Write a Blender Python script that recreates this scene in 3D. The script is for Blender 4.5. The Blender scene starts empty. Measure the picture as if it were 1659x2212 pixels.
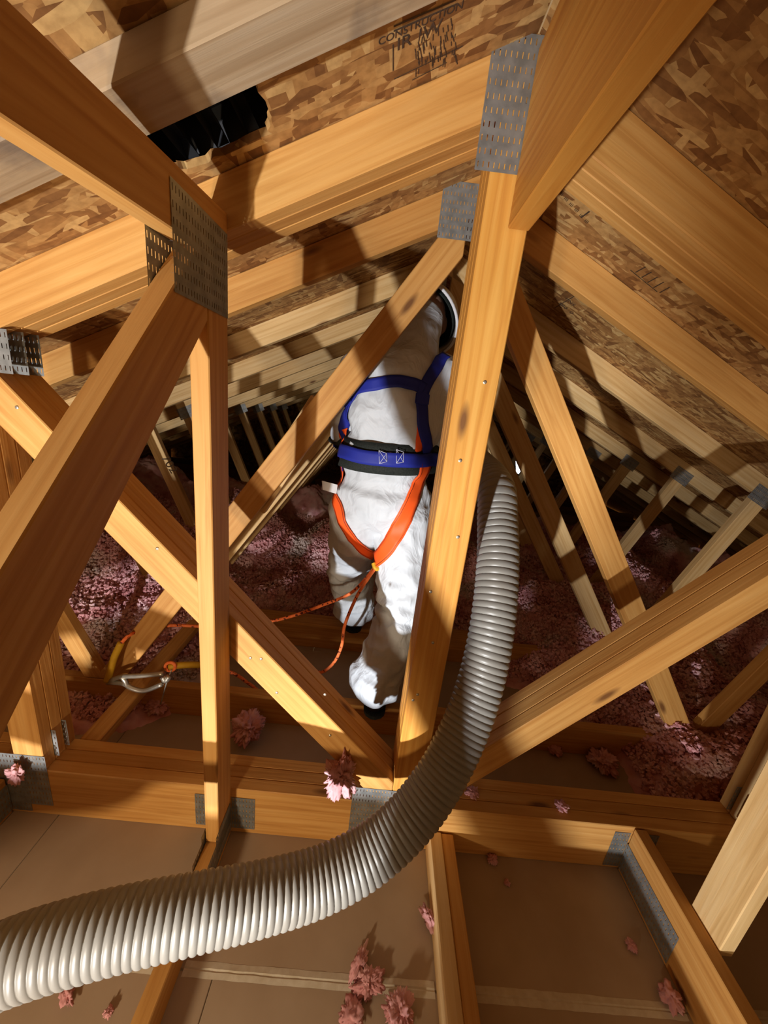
import bpy, bmesh, math, random
from mathutils import Vector as V, Matrix, noise
from mathutils.bvhtree import BVHTree
from mathutils.geometry import tessellate_polygon
random.seed(7)
S = bpy.context.scene
C = S.collection
# ------------------------------------------------------------------ camera
W, H, FPX = 1659, 2212, 810.0
CAM = V((0, -.857, 1.369))
def cam_axes(pitch, yaw, roll):
    p, y, r = (math.radians(a) for a in (pitch, yaw, roll))
    f = V((math.sin(y)*math.cos(p), math.cos(y)*math.cos(p), math.sin(p)))
    r0 = V((math.cos(y), -math.sin(y), 0)); u0 = r0.cross(f)
    return math.cos(r)*r0+math.sin(r)*u0, -math.sin(r)*r0+math.cos(r)*u0, f
RIGHT, UP, FWD = cam_axes(-16.4, 1.08, 6.617)
cd = bpy.data.cameras.new('camera'); cd.sensor_fit = 'HORIZONTAL'; cd.sensor_width = 36
cd.lens = FPX/W*36; cd.clip_start = .01
co = bpy.data.objects.new('camera', cd); C.objects.link(co)
co.matrix_world = Matrix(((RIGHT.x, UP.x, -FWD.x, CAM.x), (RIGHT.y, UP.y, -FWD.y, CAM.y), (RIGHT.z, UP.z, -FWD.z, CAM.z), (0, 0, 0, 1)))
S.camera = co
def ray(x, y): return (FWD*FPX+RIGHT*(x-W/2)-UP*(y-H/2)).normalized()
def at(x, y, axis, c):                      # point of a pixel's ray on the plane axis = c
    d = ray(x, y); return CAM+d*((c-CAM[axis])/d[axis])
# ------------------------------------------------------------------ light
S.view_settings.view_transform = 'Standard'; S.view_settings.look = 'None'
S.view_settings.gamma = 1; S.view_settings.use_curve_mapping = False
S.view_settings.exposure = 0.22
wd = bpy.data.worlds.new('attic_air'); S.world = wd; wd.use_nodes = True
wd.node_tree.nodes['Background'].inputs[0].default_value = (1, .62, .3, 1)
wd.node_tree.nodes['Background'].inputs[1].default_value = .31
def spot(name, loc, aim, power, angle, blend, size, col):
    l = bpy.data.lights.new(name, 'SPOT'); l.energy = power; l.spot_size = math.radians(angle); l.spot_blend = blend
    l.shadow_soft_size = size; l.color = col
    o = bpy.data.objects.new(name, l); C.objects.link(o); o.location = loc
    o.rotation_euler = (V(aim)-V(loc)).to_track_quat('-Z', 'Y').to_euler(); return o
LP = V((-.88, -2.35, .13))
def head(name, az, el, power, angle, blend):         # one spot at the work light standing on the floor behind the camera, left
    a, e = math.radians(az), math.radians(el)
    return spot(name, LP, LP+V((math.sin(a)*math.cos(e), math.cos(a)*math.cos(e), math.sin(e))), power, angle, blend, .025, (.97, .98, 1))
head('work_light_head', 5, 19, 310, 56, .4)
head('low_right_fill', 32, 7, 210, 40, .6)  # extra spot added to brighten the low right while the upper right stays dark
spot('warm_low_fill', (-.62, -1.5, .5), (-.35, .2, .42), 42, 130, .7, .05, (1, .8, .55))  # warm fill added to lift the lower girder chord and the floor
# ------------------------------------------------------------------ materials
def mat(name, build, rough=.7, metal=0, spec=.3):
    m = bpy.data.materials.new(name); m.use_nodes = True; nt = m.node_tree
    b = nt.nodes['Principled BSDF']; b.inputs['Roughness'].default_value = rough; b.inputs['Metallic'].default_value = metal
    b.inputs['Specular IOR Level'].default_value = spec
    build(nt, b); return m
def nd(nt, t, **kw):
    n = nt.nodes.new(t)
    for k, v in kw.items():
        if k in n.inputs: n.inputs[k].default_value = v
        else: setattr(n, k, v)
    return n
def ramp(nt, fac, stops):
    r = nt.nodes.new('ShaderNodeValToRGB'); e = r.color_ramp.elements
    while len(e) < len(stops): e.new(.5)
    for q, (p, c) in zip(e, stops): q.position = p; q.color = (*c, 1) if len(c) == 3 else c
    nt.links.new(fac, r.inputs[0]); return r.outputs[0]
def mix(nt, a, b, fac, mode='MIX'):
    m = nt.nodes.new('ShaderNodeMix'); m.data_type = 'RGBA'; m.blend_type = mode
    for sock, val in ((m.inputs[0], fac), (m.inputs[6], a), (m.inputs[7], b)):
        if hasattr(val, 'links'): nt.links.new(val, sock)
        elif isinstance(val, (int, float)): sock.default_value = val
        else: sock.default_value = (*val, 1)
    return m.outputs[2]
def coords(nt, scale, rnd=True):
    tc = nt.nodes.new('ShaderNodeTexCoord'); mp = nt.nodes.new('ShaderNodeMapping'); mp.inputs['Scale'].default_value = scale
    nt.links.new(tc.outputs['Object'], mp.inputs[0])
    if rnd:
        oi = nt.nodes.new('ShaderNodeObjectInfo'); ml = nd(nt, 'ShaderNodeMath', operation='MULTIPLY'); ml.inputs[1].default_value = 37.0
        nt.links.new(oi.outputs['Random'], ml.inputs[0]); nt.links.new(ml.outputs[0], mp.inputs['Location'])
    return mp.outputs[0]
def bump(nt, b, h, strength, dist=.01):
    n = nd(nt, 'ShaderNodeBump'); n.inputs['Strength'].default_value = strength; n.inputs['Distance'].default_value = dist
    nt.links.new(h, n.inputs['Height']); nt.links.new(n.outputs[0], b.inputs['Normal'])
def wood(light, mid, dark, stain=None):
    def f(nt, b):
        n1 = nd(nt, 'ShaderNodeTexNoise'); n1.inputs['Scale'].default_value = 3; n1.inputs['Detail'].default_value = 5; n1.inputs['Distortion'].default_value = .8
        nt.links.new(coords(nt, (.9, 22, 22)), n1.inputs['Vector'])
        c = ramp(nt, n1.outputs[0], [(.2, dark), (.47, mid), (.8, light)])
        w = nd(nt, 'ShaderNodeTexWave'); w.bands_direction = 'Y'; w.inputs['Scale'].default_value = 9; w.inputs['Distortion'].default_value = 5
        w.inputs['Detail'].default_value = 2; w.inputs['Detail Scale'].default_value = .6
        nt.links.new(coords(nt, (.25, 1.6, 1.1)), w.inputs['Vector'])
        wr = ramp(nt, w.outputs[0], [(0, (.9, .85, .79)), (.6, (1, 1, 1))])
        c = mix(nt, c, wr, .6, 'MULTIPLY')
        k = nd(nt, 'ShaderNodeTexVoronoi'); k.inputs['Scale'].default_value = 1; nt.links.new(coords(nt, (2.6, 9, 9)), k.inputs['Vector'])
        kr = ramp(nt, k.outputs['Distance'], [(.05, (1, 1, 1)), (.13, (0, 0, 0))])
        c = mix(nt, c, (.2, .085, .025), kr)
        n2 = nd(nt, 'ShaderNodeTexNoise'); n2.inputs['Scale'].default_value = 2.2; nt.links.new(coords(nt, (1, 2.5, 2.5)), n2.inputs['Vector'])
        bl = ramp(nt, n2.outputs[0], [(.35, (.8, .74, .66)), (.6, (1.0, 1.0, 1.0))])
        c = mix(nt, c, bl, .7, 'MULTIPLY')
        if stain:
            n3 = nd(nt, 'ShaderNodeTexNoise'); n3.inputs['Scale'].default_value = 9; n3.inputs['Detail'].default_value = 6
            nt.links.new(coords(nt, (1, 1, 1)), n3.inputs['Vector'])
            c = mix(nt, c, stain, ramp(nt, n3.outputs[0], [(.52, (0, 0, 0)), (.68, (.75, .75, .75))]))
        oi = nt.nodes.new('ShaderNodeObjectInfo')
        tr = ramp(nt, oi.outputs['Random'], [(0, (.86, .82, .78)), (1, (1.06, 1.06, 1.06))])
        c = mix(nt, c, tr, 1, 'MULTIPLY')
        nt.links.new(c, b.inputs['Base Color']); bump(nt, b, n1.outputs[0], .25, .004)
    return f
M = {}
M['wood'] = mat('pine_yellow', wood((.72, .42, .14), (.63, .33, .092), (.47, .21, .048)), .62)
M['pale'] = mat('pine_pale', wood((.8, .6, .32), (.72, .49, .22), (.54, .33, .12)), .65)
M['orange'] = mat('pine_orange', wood((.74, .41, .1), (.66, .32, .062), (.5, .2, .034)), .55)
M['grey'] = mat('pine_stained', wood((.56, .45, .31), (.5, .38, .24), (.36, .25, .14), (.16, .125, .1)), .7)
def osb(nt, b):
    cols = []
    for i, (sc, rot) in enumerate([((14, 75, 30), .35), ((60, 16, 30), -.45), ((22, 85, 30), -.95)]):
        tc = nt.nodes.new('ShaderNodeTexCoord'); mp = nt.nodes.new('ShaderNodeMapping')
        mp.inputs['Rotation'].default_value = (0, 0, rot); mp.inputs['Scale'].default_value = sc
        nt.links.new(tc.outputs['Object'], mp.inputs[0])
        nz = nd(nt, 'ShaderNodeTexNoise'); nz.inputs['Scale'].default_value = .35; nt.links.new(mp.outputs[0], nz.inputs['Vector'])
        ad = mix(nt, mp.outputs[0], nz.outputs[1], .35, 'ADD')
        v = nd(nt, 'ShaderNodeTexVoronoi'); v.inputs['Scale'].default_value = .8; nt.links.new(ad, v.inputs['Vector']); cols.append(v)
    g = nd(nt, 'ShaderNodeSeparateColor'); nt.links.new(cols[0].outputs['Color'], g.inputs[0])
    g2 = nd(nt, 'ShaderNodeSeparateColor'); nt.links.new(cols[1].outputs['Color'], g2.inputs[0])
    g3 = nd(nt, 'ShaderNodeSeparateColor'); nt.links.new(cols[2].outputs['Color'], g3.inputs[0])
    st = [(0, (.2, .085, .025)), (.3, (.34, .165, .052)), (.65, (.46, .25, .083)), (1, (.62, .4, .16))]
    a = ramp(nt, g.outputs[0], st); bb = ramp(nt, g2.outputs[0], st); cc = ramp(nt, g3.outputs[0], st)
    s1 = ramp(nt, g2.outputs[1], [(.45, (0, 0, 0)), (.5, (1, 1, 1))]); s2 = ramp(nt, g3.outputs[1], [(.55, (0, 0, 0)), (.6, (1, 1, 1))])
    c = mix(nt, mix(nt, a, bb, s1), cc, s2)
    n = nd(nt, 'ShaderNodeTexNoise'); n.inputs['Scale'].default_value = 60; n.inputs['Detail'].default_value = 4
    tc = nt.nodes.new('ShaderNodeTexCoord'); nt.links.new(tc.outputs['Object'], n.inputs['Vector'])
    c = mix(nt, c, ramp(nt, n.outputs[0], [(.3, (.6, .55, .5)), (.6, (1, 1, 1))]), .7, 'MULTIPLY')
    nt.links.new(c, b.inputs['Base Color']); bump(nt, b, g.outputs[0], .35, .004)
M['osb'] = mat('osb_sheathing', osb, .75)
def speck(base, var, scale, amt=.5, bumps=.1):
    def f(nt, b):
        n = nd(nt, 'ShaderNodeTexNoise'); n.inputs['Scale'].default_value = scale; n.inputs['Detail'].default_value = 6
        nt.links.new(coords(nt, (1, 1, 1)), n.inputs['Vector'])
        c = mix(nt, base, var, ramp(nt, n.outputs[0], [(.35, (0, 0, 0)), (.65, (amt, amt, amt))]))
        nt.links.new(c, b.inputs['Base Color'])
        if bumps: bump(nt, b, n.outputs[0], bumps, .004)
    return f
M['drywall'] = mat('drywall_paper', speck((.43, .325, .225), (.36, .26, .17), 6, .7, .03), .85)
M['mud'] = mat('joint_compound', speck((.62, .56, .45), (.5, .42, .3), 60, .6, .1), .85)
M['steel'] = mat('galvanized', speck((.36, .37, .36), (.24, .25, .24), 45, .9, .05), .45, .6, .5)
M['dust'] = mat('ink', speck((.045, .03, .02), (.09, .05, .03), 120, .8, 0), .8)
def suit_m(nt, b):
    speck((.60, .64, .68), (.53, .57, .61), 7, .6, 0)(nt, b)
    n = nd(nt, 'ShaderNodeTexNoise'); n.inputs['Scale'].default_value = 9; n.inputs['Detail'].default_value = 3; n.inputs['Distortion'].default_value = 1.2
    nt.links.new(coords(nt, (1, 1, .7)), n.inputs['Vector'])
    r = ramp(nt, n.outputs[0], [(.3, (0, 0, 0)), (.5, (1, 1, 1)), (.7, (.1, .1, .1))]); bump(nt, b, r, .28, .015)
M['suit'] = mat('white_coverall', suit_m, .62)
M['helmet'] = mat('hard_hat_shell', speck((.66, .62, .56), (.58, .53, .46), 5, .5, 0), .35, 0, .5)
M['black'] = mat('black_pad', speck((.012, .016, .014), (.03, .035, .03), 200, .7, .2), .8)
def web(c1, c2):
    def f(nt, b):
        w = nd(nt, 'ShaderNodeTexWave'); w.inputs['Scale'].default_value = 180; w.bands_direction = 'Z'
        tc = nt.nodes.new('ShaderNodeTexCoord'); nt.links.new(tc.outputs['Object'], w.inputs['Vector'])
        nt.links.new(mix(nt, c1, c2, w.outputs[0]), b.inputs['Base Color'])
    return f
M['blue'] = mat('blue_webbing', web((.014, .022, .25), (.02, .034, .33)), .6)
M['orange_web'] = mat('orange_webbing', web((.93, .1, .012), (1, .135, .02)), .55)
M['thread'] = mat('stitching', speck((.6, .62, .75), (.5, .5, .65), 80, .5, 0), .7)
M['red_thread'] = mat('dark_stitching', speck((.25, .02, .01), (.2, .02, .01), 80, .5, 0), .7)
M['white'] = mat('white_label', speck((.8, .8, .82), (.72, .7, .7), 20, .5, 0), .6)
def rope_m(nt, b):
    v = nd(nt, 'ShaderNodeTexVoronoi'); v.inputs['Scale'].default_value = 130; nt.links.new(coords(nt, (1, 1, 1)), v.inputs['Vector'])
    g = nd(nt, 'ShaderNodeSeparateColor'); nt.links.new(v.outputs['Color'], g.inputs[0])
    nt.links.new(ramp(nt, g.outputs[0], [(.1, (.12, .02, .012)), (.16, (.85, .17, .04)), (.9, (.95, .24, .07))]), b.inputs['Base Color'])
M['rope'] = mat('orange_rope', rope_m, .7)
M['yellow'] = mat('yellow_sleeve', speck((.62, .36, .02), (.45, .24, .015), 30, .7, .1), .55)
M['hose'] = mat('corrugated_plastic', speck((.225, .215, .19), (.19, .17, .14), 8, .6, .02), .42, 0, .5)
M['alu'] = mat('cast_aluminium', speck((.55, .5, .4), (.4, .35, .27), 30, .7, .1), .38, .8, .5)
M['boot'] = mat('dark_boot', speck((.02, .015, .012), (.05, .04, .03), 30, .7, .1), .6)
M['glove'] = mat('work_glove', speck((.09, .08, .07), (.14, .12, .1), 60, .7, .2), .8)
M['skin'] = mat('skin', speck((.5, .28, .19), (.45, .24, .16), 20, .5, .02), .5)
M['vent'] = mat('black_plastic', speck((.015, .016, .018), (.04, .04, .045), 12, .8, .05), .3, 0, .5)
def pink(nt, b):
    n = nd(nt, 'ShaderNodeTexNoise'); n.inputs['Scale'].default_value = 9; n.inputs['Detail'].default_value = 5
    n2 = nd(nt, 'ShaderNodeTexNoise'); n2.inputs['Scale'].default_value = 3.2; n2.inputs['Detail'].default_value = 5
    tc = nt.nodes.new('ShaderNodeTexCoord')
    for q in (n, n2): nt.links.new(tc.outputs['Object'], q.inputs['Vector'])
    c = ramp(nt, n.outputs[0], [(.3, (.5, .2, .2)), (.5, (.7, .37, .38)), (.7, (.82, .58, .58))])
    c = mix(nt, c, (.62, .55, .5), ramp(nt, n2.outputs[0], [(.56, (0, 0, 0)), (.66, (.8, .8, .8))]))
    nt.links.new(c, b.inputs['Base Color'])
M['pink'] = mat('pink_fibreglass', pink, 1, 0, 0)
def glow(nt, b):
    b.inputs['Emission Color'].default_value = (.8, .86, 1, 1); b.inputs['Emission Strength'].default_value = 6; b.inputs['Base Color'].default_value = (.8, .8, .8, 1)
M['daylight'] = mat('daylight_gap', glow)
# ------------------------------------------------------------------ helpers
def link(o, parent=None):
    C.objects.link(o)
    if parent: o.parent = parent; o.matrix_parent_inverse = Matrix.Translation(-parent_loc(parent))
    return o
def parent_loc(p):
    l = p.location.copy()
    while p.parent: return p.matrix_basis.translation.copy()
    return l
def tag(o, label, cat, group=None, kind=None):
    o['label'] = label; o['category'] = cat
    if group: o['group'] = group
    if kind: o['kind'] = kind
    return o
def thing(name, loc, label, cat, group=None):
    o = bpy.data.objects.new(name, None); C.objects.link(o); o.location = loc; o.empty_display_size = .05
    return tag(o, label, cat, group)
def struct(name, loc=(0, 0, 0)):
    o = bpy.data.objects.new(name, None); C.objects.link(o); o.location = loc; o['kind'] = 'structure'; return o
def mk(name, verts, faces, m, parent=None, mw=None, smooth=False):
    me = bpy.data.meshes.new(name); me.from_pydata([tuple(v) for v in verts], [], faces)
    bm = bmesh.new(); bm.from_mesh(me); bmesh.ops.recalc_face_normals(bm, faces=bm.faces[:]); bm.to_mesh(me); bm.free()
    me.materials.append(M[m])
    if smooth:
        for p in me.polygons: p.use_smooth = True
    return place(bpy.data.objects.new(name, me), parent, mw)
def place(o, parent=None, mw=None):
    C.objects.link(o); mw = mw or Matrix.Identity(4)
    if parent:
        o.parent = parent; o.matrix_basis = wm(parent).inverted() @ mw
    else: o.matrix_basis = mw
    return o
def wm(o):                                   # world matrix without waiting for the depsgraph
    m = o.matrix_basis.copy()
    return wm(o.parent) @ m if o.parent else m
def board(name, A, B, w, t, wdir, m, parent, nA=None, nB=None, bev=.0022):
    """sawn timber from A to B on its centre line, w along wdir, t across; nA, nB: normals of the end cuts"""
    A = V(A); B = V(B); x = (B-A).normalized(); wd = V(wdir); y = (wd-x*wd.dot(x)).normalized(); z = x.cross(y)
    mid = (A+B)/2; R = Matrix((x, y, z)).transposed()
    vs = []
    for P, n in ((A, nA), (B, nB)):
        n = V(n) if n is not None else x
        for sy, sz in ((-1, -1), (1, -1), (1, 1), (-1, 1)):
            q = P+y*sy*w/2+z*sz*t/2; q = q+x*((P-q).dot(n)/x.dot(n)); vs.append(R.transposed() @ (q-mid))
    bm = bmesh.new(); b = [bm.verts.new(v) for v in vs]
    for f in ((3, 2, 1, 0), (4, 5, 6, 7), (0, 1, 5, 4), (1, 2, 6, 5), (2, 3, 7, 6), (3, 0, 4, 7)): bm.faces.new([b[i] for i in f])
    bmesh.ops.recalc_face_normals(bm, faces=bm.faces[:])
    if bev: bmesh.ops.bevel(bm, geom=bm.edges[:], offset=bev, segments=1, affect='EDGES')
    me = bpy.data.meshes.new(name); bm.to_mesh(me); bm.free(); me.materials.append(M[m])
    return place(bpy.data.objects.new(name, me), parent, Matrix.Translation(mid) @ R.to_4x4())
def box(name, lo, hi, m, parent=None, bev=0):
    lo = V(lo); hi = V(hi); c = (lo+hi)/2; d = (hi-lo)/2
    bm = bmesh.new(); bmesh.ops.create_cube(bm, size=2)
    for v in bm.verts: v.co = V((v.co.x*d.x, v.co.y*d.y, v.co.z*d.z))
    if bev: bmesh.ops.bevel(bm, geom=bm.edges[:], offset=bev, segments=2, affect='EDGES')
    me = bpy.data.meshes.new(name); bm.to_mesh(me); bm.free(); me.materials.append(M[m])
    return place(bpy.data.objects.new(name, me), parent, Matrix.Translation(c))
PLATES = {}
def plate(name, centre, xd, yd, w, h, parent, teeth=False):
    """punched truss plate, w along xd, h along yd, with open slots"""
    xd = V(xd).normalized(); yd = V(yd); yd = (yd-xd*yd.dot(xd)).normalized(); zd = xd.cross(yd)
    key = (round(w, 3), round(h, 3), teeth)
    if key not in PLATES:
        bm = bmesh.new(); nx = max(4, int(w/.0095)); ny = max(2, int(h/.02)); cx = w/nx; cy = h/ny; sw = cx*.2; sh = cy*.45
        xs = [-w/2]; ys = [-h/2]
        for i in range(nx): xs += [-w/2+cx*i+(cx-sw)/2, -w/2+cx*i+(cx+sw)/2]
        for j in range(ny): ys += [-h/2+cy*j+(cy-sh)/2, -h/2+cy*j+(cy+sh)/2]
        xs.append(w/2); ys.append(h/2); t = .0012
        g = [[bm.verts.new((a, b, 0)) for b in ys] for a in xs]
        for i in range(len(xs)-1):
            for j in range(len(ys)-1):
                if i % 2 and j % 2 and (i//2+j//2) % 1 == 0: continue
                bm.faces.new((g[i][j], g[i+1][j], g[i+1][j+1], g[i][j+1]))
        if teeth:
            for i in range(nx):
                for j in range(ny):
                    a = xs[1+2*i]; b0 = ys[1+2*j]; b1 = ys[2+2*j]
                    q = [bm.verts.new(p) for p in ((a, b0, 0), (a+sw, b0, 0), (a+sw/2, b0-.001, -.009))]; bm.faces.new(q)
                    q = [bm.verts.new(p) for p in ((a, b1, 0), (a+sw, b1, 0), (a+sw/2, b1+.001, -.009))]; bm.faces.new(q)
        me = bpy.data.meshes.new(name); bm.to_mesh(me); bm.free(); me.materials.append(M['steel']); PLATES[key] = me
    R = Matrix((xd, yd, zd)).transposed()
    return place(bpy.data.objects.new(name, PLATES[key]), parent, Matrix.Translation(V(centre)) @ R.to_4x4())
def spline(pts, n):
    """Catmull-Rom through pts, n samples evenly spaced by arc length"""
    P = [V(p) for p in pts]; P = [P[0]*2-P[1]]+P+[P[-1]*2-P[-2]]; out = []
    for i in range(1, len(P)-2):
        a, b, c, d = P[i-1:i+3]
        for k in range(24):
            t = k/24; out.append(.5*((2*b)+(c-a)*t+(2*a-5*b+4*c-d)*t*t+(3*b-a-3*c+d)*t**3))
    out.append(P[-2]); L = [0]
    for i in range(1, len(out)): L.append(L[-1]+(out[i]-out[i-1]).length)
    res = []; j = 0
    for k in range(n):
        s = L[-1]*k/(n-1)
        while j < len(L)-2 and L[j+1] < s: j += 1
        u = (s-L[j])/max(1e-9, L[j+1]-L[j]); res.append(out[j].lerp(out[j+1], min(1, u)))
    return res, L[-1]
def tube(name, pts, radius, m, parent=None, n=80, seg=12, rad=None, raw=False):
    P, L = (pts, 0) if raw else spline(pts, n)
    vs = []; fs = []; up = V((0, 0, 1)); n = len(P)
    T0 = (P[1]-P[0]).normalized(); N = T0.orthogonal().normalized()
    for i, p in enumerate(P):
        T = (P[min(i+1, n-1)]-P[max(i-1, 0)]).normalized(); N = (N-T*N.dot(T)).normalized(); Bn = T.cross(N)
        r = rad[i] if rad else radius
        for k in range(seg):
            a = 2*math.pi*k/seg; vs.append(p+(N*math.cos(a)+Bn*math.sin(a))*r)
    for i in range(n-1):
        for k in range(seg): fs.append((i*seg+k, i*seg+(k+1) % seg, (i+1)*seg+(k+1) % seg, (i+1)*seg+k))
    fs += [tuple(range(seg))[::-1], tuple(range((n-1)*seg, n*seg))]
    o = V(P[0]) if not parent else V((0, 0, 0))
    return mk(name, [v-o for v in vs], fs, m, parent, Matrix.Translation(o), True)
# ------------------------------------------------------------------ roof and truss geometry
RX, RZ, SL = .187, 2.006, .47                      # ridge line and slope of the sheathing's underside
def roof(x): return RZ-SL*abs(x-RX)
CH = .098                                          # vertical height of a top chord
EAVE = 3.9
# ---- floor: the ceiling boards of the room below
fl = struct('floor')
ys = [-2.7, -.305, .92, 2.14, 3.36, 4.58, 5.8]
for j in range(len(ys)-1):
    xs = [-3.75, -2.6, -.27 if j % 2 == 0 else -.9, 2.17, 4.1]
    for i in range(len(xs)-1):
        box('drywall_panel', (xs[i]+.0012, ys[j]+.002, -.0127), (xs[i+1]-.0012, ys[j+1]-.002, 0), 'drywall', fl, .001)
for x0, x1 in ((-.93, -.395), (-.345, .27), (.355, .9), (.95, 2.1)):
    vs = []; fs = []; n = 40
    for i in range(n+1):
        x = x0+(x1-x0)*i/n
        for y, z in ((-.317, .0003), (-.306, .0018), (-.303, .0005), (-.300, .002), (-.288, .0003)):
            vs.append((x, y+.0015*noise.noise((x*30, y*50, 0)), z+.0006*noise.noise((x*80, y*90, 3))))
    for i in range(n):
        for k in range(4): fs.append((i*5+k, i*5+k+1, i*5+k+6, i*5+k+5))
    mk('joint_strip', vs, fs, 'mud', fl)
# ---- roof deck
cl = struct('ceiling', (RX, 0, RZ))
def slope_matrix(side, u, y):                       # u: distance down the slope from the ridge
    d = V((side, 0, -SL)).normalized(); yv = V((0, 1, 0)); z = d.cross(yv)
    if z.z < 0: z = -z
    x = yv.cross(z)
    return Matrix((x, yv, z)).transposed().to_4x4(), V((RX, 0, RZ))+d*u+yv*y
def deck(side, u0, u1, y0, y1, hole=None, m='osb', th=.0125):
    R, o = slope_matrix(side, (u0+u1)/2, (y0+y1)/2); mw = Matrix.Translation(o) @ R; g = .0015
    du = (u1-u0)/2-g; dy = (y1-y0)/2-g
    loops = [[V((-du, -dy, 0)), V((du, -dy, 0)), V((du, dy, 0)), V((-du, dy, 0))]]
    if hole:
        inv = mw.inverted(); h = []
        for p in hole:
            q = inv @ V((p[0], p[1], roof(p[0]))); h.append(V((q.x, q.y, 0)))
        loops.append(h)
    flat = [v for l in loops for v in l]; n = len(flat)
    vs = flat+[v+V((0, 0, th)) for v in flat]; fs = []
    for t in tessellate_polygon(loops): fs += [tuple(t), tuple(i+n for i in t)]
    k = 0
    for l in loops:
        for i in range(len(l)): a = k+i; b = k+(i+1) % len(l); fs.append((a, b, b+n, a+n))
        k += len(l)
    return mk('osb_panel', vs, fs, m, cl, mw)
rh = random.Random(3)
corner = [(-.425, -.19), (-.27, -.195), (-.252, -.15), (-.25, -.075), (-.262, -.035), (-.33, -.04), (-.405, -.038), (-.43, -.06)]
hole = []
for i in range(len(corner)):
    a = V(corner[i]+(0,)); b = V(corner[(i+1) % len(corner)]+(0,))
    for k in range(5):
        p = a.lerp(b, k/5); hole.append((p.x+rh.uniform(-.004, .004), p.y+rh.uniform(-.005, .005)))
us = [0, 1.22, 2.44, 3.66, 4.4]; vys = [-2.7, -1.34, 1.1, 3.54, 5.8]
for s in (-1, 1):
    for i in range(4):
        for j in range(4):
            sh = 0
            deck(s, us[i], us[i+1], vys[j], vys[j+1], hole if (s == -1 and i == 0 and j == 1) else None)
wl = struct('wall_back', (0, 5.82, 0))
for k in range(8):
    x0 = -3.8+k; x1 = x0+1
    zz = lambda x: max(.02, roof(x))
    xm = RX if x0 < RX < x1 else None
    prof = [(x0, -.01), (x1, -.01), (x1, zz(x1))]+([(RX, RZ)] if xm else [])+[(x0, zz(x0))]
    n = len(prof); vs = [(x, 5.8, z) for x, z in prof]+[(x, 5.84, z) for x, z in prof]
    mk('osb_panel', vs, [tuple(range(n)), tuple(range(n, 2*n))]+[(i, (i+1) % n, (i+1) % n+n, i+n) for i in range(n)], 'osb', wl)
for sgn, nm in ((-1, 'wall_left'), (1, 'wall_right')):
    w = struct(nm, (RX+sgn*3.95, 0, 0))
    for k in range(4): box('blocking_board', (RX+sgn*3.95-.02, -2.7+k*2.12, -.0127), (RX+sgn*3.95+.02, -.6+k*2.12, .17), 'wood', w)
# daylight slot at the far eave seen between the webs
p = at(1117, 1008, 1, 3.4)
dl = struct('window_1', p)
o = mk('daylight_gap', [(-.03, 0, .07), (-.005, 0, .075), (.045, 0, -.05), (.03, 0, -.08), (0, 0, -.06)], [(0, 1, 2, 3, 4)], 'daylight', dl, Matrix.Translation(p))
o.modifiers.new('thick', 'SOLIDIFY').thickness = .01
# ------------------------------------------------------------------ trusses
def top_chord(parent, side, y0, t, m, xin=None, xout=None):
    x0 = RX if xin is None else xin; x1 = RX+side*EAVE if xout is None else xout
    A = (x0, y0+t/2, roof(x0)-.001-CH/2); B = (x1, y0+t/2, roof(x1)-.001-CH/2)
    return board('top_chord', A, B, CH*math.cos(math.atan(SL)), t, (0, 0, 1), m, parent, (1, 0, 0), (1, 0, 0))
def web_xz(parent, a, b, y0, t, m, w=.089, name='web', nA=None, nB=None):
    return board(name, (a[0], y0+t/2, a[1]), (b[0], y0+t/2, b[1]), w, t, (0, 0, 1) if abs(a[0]-b[0]) > .01 else (1, 0, 0), m, parent, nA, nB)
PX = (1, 0, 0); PZ = (0, 0, 1)
# girder, three plies
g = thing('girder_truss', (RX, .05, 0), 'three-ply girder truss with king post in front of the worker', 'truss')
for k in range(3):
    y = k*.0382; t = .0378
    board('bottom_chord', (-3.4, y+t/2, .092), (4.0, y+t/2, .092), .184, t, PZ, 'wood', g)
    top_chord(g, -1, y, t, 'wood'); top_chord(g, 1, y, t, 'wood')
    board('king_post', (.185, y+t/2, .185), (.185, y+t/2, 1.9), .09, t, PX, 'orange', g)
    web_xz(g, (.139, .205), (-.915, 1.33), y, t, 'wood', .086, nA=PX, nB=PX)
    web_xz(g, (.231, .205), (1.275, 1.315), y, t, 'wood', .086, nA=PX, nB=PX)
    board('post', (-.96, y+t/2, .185), (-.96, y+t/2, 1.36), .089, t, PX, 'wood', g, nB=(-SL, 0, 1))
    board('post', (1.322, y+t/2, .185), (1.322, y+t/2, 1.365), .089, t, PX, 'pale', g, nB=(SL, 0, 1))
    yf = y-.0015 if k == 0 else None
plate('connector_plate', (.115, -.0012, .14), PX, PZ, .19, .2, g)
plate('connector_plate', (.16, -.0012, 1.9), PX, PZ, .1, .2, g)
plate('connector_plate', (-.985, -.0012, .14), PX, PZ, .15, .2, g)
plate('connector_plate', (-.93, -.0012, 1.37), PX, PZ, .14, .12, g, True)
for k in range(3): plate('connector_plate', (-.87, k*.0382-.0004, 1.38), PX, PZ, .1, .09, g, True)
for k in (1, 2):
    plate('connector_plate', (-.925, k*.0382-.0002, .25), PX, PZ, .045, .1, g)
    plate('connector_plate', (1.285, k*.0382-.0002, .25), PX, PZ, .045, .1, g)
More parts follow.
